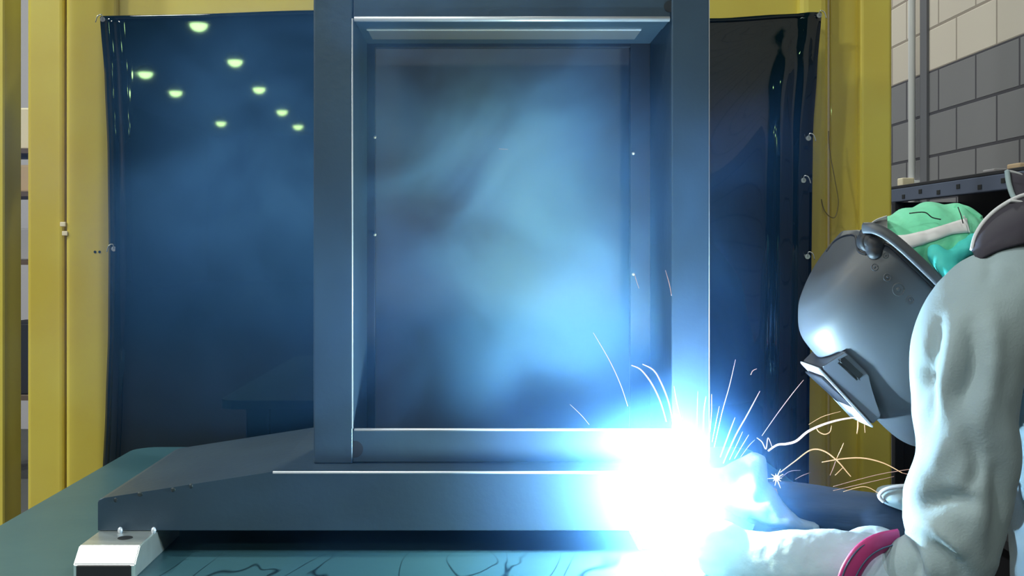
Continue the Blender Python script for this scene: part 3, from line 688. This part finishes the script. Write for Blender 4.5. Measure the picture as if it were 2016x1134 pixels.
# ------------------------------------------------------------------ sparks
def spark(pts, r, m, label, Y=1.80, n=6):
    bm = bmesh.new(); k = len(pts); q = []
    for i, p in enumerate(pts):
        yy = p[2] if len(p) > 2 else Y
        f = i/(k-1); rr = .85*r*(.35+.65*math.sin(math.pi*min(1, .18+f*.72)))
        q.append((*P(p[0], p[1], yy), rr))
    tube(bm, q, 6, n)
    tag(obj('spark', bm, M[m], None, True), label, 'spark', 'sparks flying from the arc')
h, g, d = 'spark_hot', 'spark_gold', 'spark_dim'
spark([(1236, 800), (1222, 758), (1200, 710), (1168, 655)], .0008, h, 'longest straight spark rising over the smoke left of the right post')
spark([(1312, 830), (1300, 790), (1283, 755), (1262, 728), (1243, 719)], .0014, h, 'left one of the two bent sparks curling over left of the right post')
spark([(1326, 838), (1316, 790), (1300, 750), (1286, 728), (1265, 717)], .0014, h, 'right one of the two bent sparks curling over left of the right post')
spark([(1160, 836), (1145, 818), (1122, 796)], .0006, h, 'short faint spark low on the smoke above the bottom rail')
spark([(1372, 850), (1373, 800), (1374, 770)], .0007, h, 'faint upright spark in front of the right post')
spark([(1385, 850), (1386, 810), (1390, 780)], .0012, h, 'thick upright spark near the right edge of the post')
spark([(1398, 850), (1401, 810), (1401, 776)], .0008, h, 'upright spark on the outer edge of the right post')
spark([(1342, 830), (1332, 790), (1327, 760)], .0011, h, 'upright spark on the inner edge of the right post')
spark([(1322, 582), (1318, 560), (1310, 532)], .0007, d, 'tiny spark high beside the inner edge of the right post')
spark([(1258, 568), (1252, 550), (1249, 538)], .0005, d, 'tiny spark high beside the back panel edge')
spark([(982, 293), (1000, 294)], .0006, d, 'tiny dash of a spark alone high on the back panel', 2.1, 1)
spark([(1406, 880), (1422, 810), (1436, 760), (1448, 708)], .0008, h, 'tall spark against the dark curtain just right of the post')
spark([(1402, 870), (1410, 830), (1416, 800)], .0007, h, 'short spark hugging the right side of the post')
spark([(1418, 900), (1432, 862), (1447, 822)], .0011, h, 'short thick spark between the post and the long thick spark')
spark([(1424, 912), (1448, 858), (1472, 815), (1496, 770)], .0013, h, 'long thick spark with a blunt end on the dark curtain')
spark([(1436, 905), (1452, 872), (1462, 850)], .0007, h, 'first of the short low sparks above the raised glove')
spark([(1446, 903), (1462, 876), (1474, 856)], .0007, h, 'second of the short low sparks above the raised glove')
spark([(1458, 900), (1474, 878), (1486, 866)], .0006, d, 'third of the short low sparks above the raised glove')
spark([(1478, 738), (1482, 730), (1490, 726)], .0008, d, 'tiny hooked spark alone on the dark curtain')
spark([(1500, 858), (1530, 815), (1560, 775), (1582, 748)], .0007, h, 'long thin spark pointing at the helmet window')
spark([(1490, 862), (1500, 870), (1508, 884), (1512, 862), (1520, 880)], .0010, h, 'forked spark at the tip of the raised thumb')
spark([(1512, 888), (1530, 876), (1548, 874), (1568, 868), (1590, 850), (1620, 836), (1655, 826), (1690, 821)], .0024, 'spark_white', 'thick white wavy spark reaching under the helmet window')
spark([(1606, 840), (1612, 850), (1624, 855), (1634, 850), (1637, 838)], .0010, g, 'small looped spark hanging under the wavy spark')
spark([(1592, 836), (1620, 820), (1655, 810)], .0006, g, 'faint golden spark just above the wavy spark')
spark([(1688, 818), (1689, 838), (1687, 854)], .0014, g, 'short upright golden spark under the window housing')
spark([(1702, 836), (1703, 852)], .0010, g, 'tiny upright golden spark right of the one under the housing', 1.8, 1)
spark([(1536, 930), (1565, 908), (1596, 886), (1622, 888), (1648, 907), (1668, 930), (1675, 938)], .0013, g, 'bright arched spark falling across the right yellow post')
spark([(1618, 910), (1660, 903), (1700, 902), (1740, 912), (1776, 931)], .0012, g, 'long low arched spark running towards the jacket')
spark([(1776, 931), (1796, 936), (1810, 942)], .0006, d, 'dim thin end spark beyond the long arched one')
spark([(1646, 905), (1656, 884), (1661, 872)], .0009, g, 'short golden spark slanting above the arched spark')
spark([(1634, 936), (1641, 920), (1645, 908)], .0009, d, 'short orange spark slanting below the arched spark')
spark([(1644, 936), (1652, 928), (1660, 920)], .0008, g, 'tiny spark low between the two arched sparks')
spark([(1640, 958), (1690, 944), (1740, 932), (1790, 924), (1812, 919)], .0006, d, 'dim long spark rising towards the jacket, upper one')
spark([(1640, 966), (1700, 952), (1760, 938)], .0006, d, 'dim long spark below the upper long one')
spark([(1660, 968), (1700, 958), (1725, 968), (1738, 980)], .0006, g, 'golden spark bending down before the sleeve hem')
spark([(1538, 940), (1555, 928), (1576, 926)], .0006, d, 'short dim spark over the navy sleeve')
spark([(1565, 944), (1580, 936), (1596, 930)], .0006, d, 'short dim spark over the navy sleeve nearer the yellow post')
bm = bmesh.new()
c = P(1529, 941, 1.79)
for k in range(10):
    a = k*math.pi/5; e = c+Vector((math.cos(a), -.3, math.sin(a)))*(.008+.004*(k % 3)); cyl(bm, c, e, .0012, .0003, 6)
sphere(bm, c, .0048, 2)
tag(obj('spark', bm, M['spark_white']), 'star shaped bursting spark at the cuff of the raised glove', 'spark', 'sparks flying from the arc')

# ------------------------------------------------------------------ weld fume
def fume():
    m = bpy.data.materials.new('weld fume'); m.use_nodes = True; nt = m.node_tree; nt.nodes.clear()
    out = nt.nodes.new('ShaderNodeOutputMaterial'); vs = nt.nodes.new('ShaderNodeVolumeScatter')
    vs.inputs['Color'].default_value = (.13, .38, .98, 1); vs.inputs['Anisotropy'].default_value = 0
    nt.links.new(vs.outputs[0], out.inputs['Volume'])
    g = nt.nodes.new('ShaderNodeNewGeometry')
    def math_(op, a, b=None, c=None):
        n = nt.nodes.new('ShaderNodeMath'); n.operation = op
        for i, x in enumerate((a, b, c)):
            if x is None: continue
            if isinstance(x, (int, float)): n.inputs[i].default_value = x
            else: nt.links.new(x, n.inputs[i])
        return n.outputs[0]
    def blob(c, rad, amp):
        s = nt.nodes.new('ShaderNodeVectorMath'); s.operation = 'SUBTRACT'; nt.links.new(g.outputs['Position'], s.inputs[0]); s.inputs[1].default_value = c
        sc_ = nt.nodes.new('ShaderNodeVectorMath'); sc_.operation = 'MULTIPLY'; nt.links.new(s.outputs[0], sc_.inputs[0]); sc_.inputs[1].default_value = tuple(1/r for r in rad)
        l = nt.nodes.new('ShaderNodeVectorMath'); l.operation = 'DOT_PRODUCT'; nt.links.new(sc_.outputs[0], l.inputs[0]); nt.links.new(sc_.outputs[0], l.inputs[1])
        e = math_('EXPONENT', math_('MULTIPLY', l.outputs['Value'], -1.0)); return math_('MULTIPLY', e, amp)
    n = nt.nodes.new('ShaderNodeTexNoise'); n.inputs['Scale'].default_value = 3.2; n.inputs['Detail'].default_value = 4; n.inputs['Distortion'].default_value = .9
    mp = nt.nodes.new('ShaderNodeMapping'); mp.inputs['Rotation'].default_value = (0, .6, 0); mp.inputs['Location'].default_value = (.3, 0, .8); nt.links.new(g.outputs['Position'], mp.inputs[0]); nt.links.new(mp.outputs[0], n.inputs['Vector'])
    ns = nt.nodes.new('ShaderNodeMapRange'); ns.inputs[1].default_value = .42; ns.inputs[2].default_value = .62; ns.inputs[3].default_value = .16; ns.inputs[4].default_value = 1.5
    ns.interpolation_type = 'SMOOTHSTEP'; nt.links.new(n.outputs['Fac'], ns.inputs[0])
    A = Vector(ARC)
    puffs = [blob(P(1170, 640, 2.05), (.16, .16, .20), 2.3), blob(P(1050, 450, 2.1), (.18, .20, .25), 2.9), blob(P(870, 280, 2.12), (.22, .2, .22), 2.4),
             blob(P(560, 320, 2.5), (.34, .4, .28), .7), blob(P(980, 740, 2.02), (.14, .14, .08), 1.5), blob(P(760, 400, 1.74), (.52, .10, .34), .62)]
    s = puffs[0]
    for p in puffs[1:]: s = math_('ADD', s, p)
    s = math_('MULTIPLY', s, ns.outputs[0])
    core = math_('ADD', blob(A+Vector((-.02, -.01, -.0)), (.10, .085, .10), 7.0), math_('ADD', blob(A+Vector((-.11, -.01, .04)), (.15, .10, .11), 1.4), blob(P(1375, 1060, 1.66), (.085, .06, .09), 12.0)))  # extra dense fume added round the arc and before the gloves to imitate glare
    s = math_('ADD', s, core)
    nt.links.new(s, vs.inputs['Density'])
    return m
bm = B((-.98, 1.56, TZ+.001), (.80, 3.25, 2.05))
tag(obj('weld_fume', bm, fume()), 'pale blue weld smoke drifting up from the arc before the panel and curtain', 'smoke', None, 'stuff')
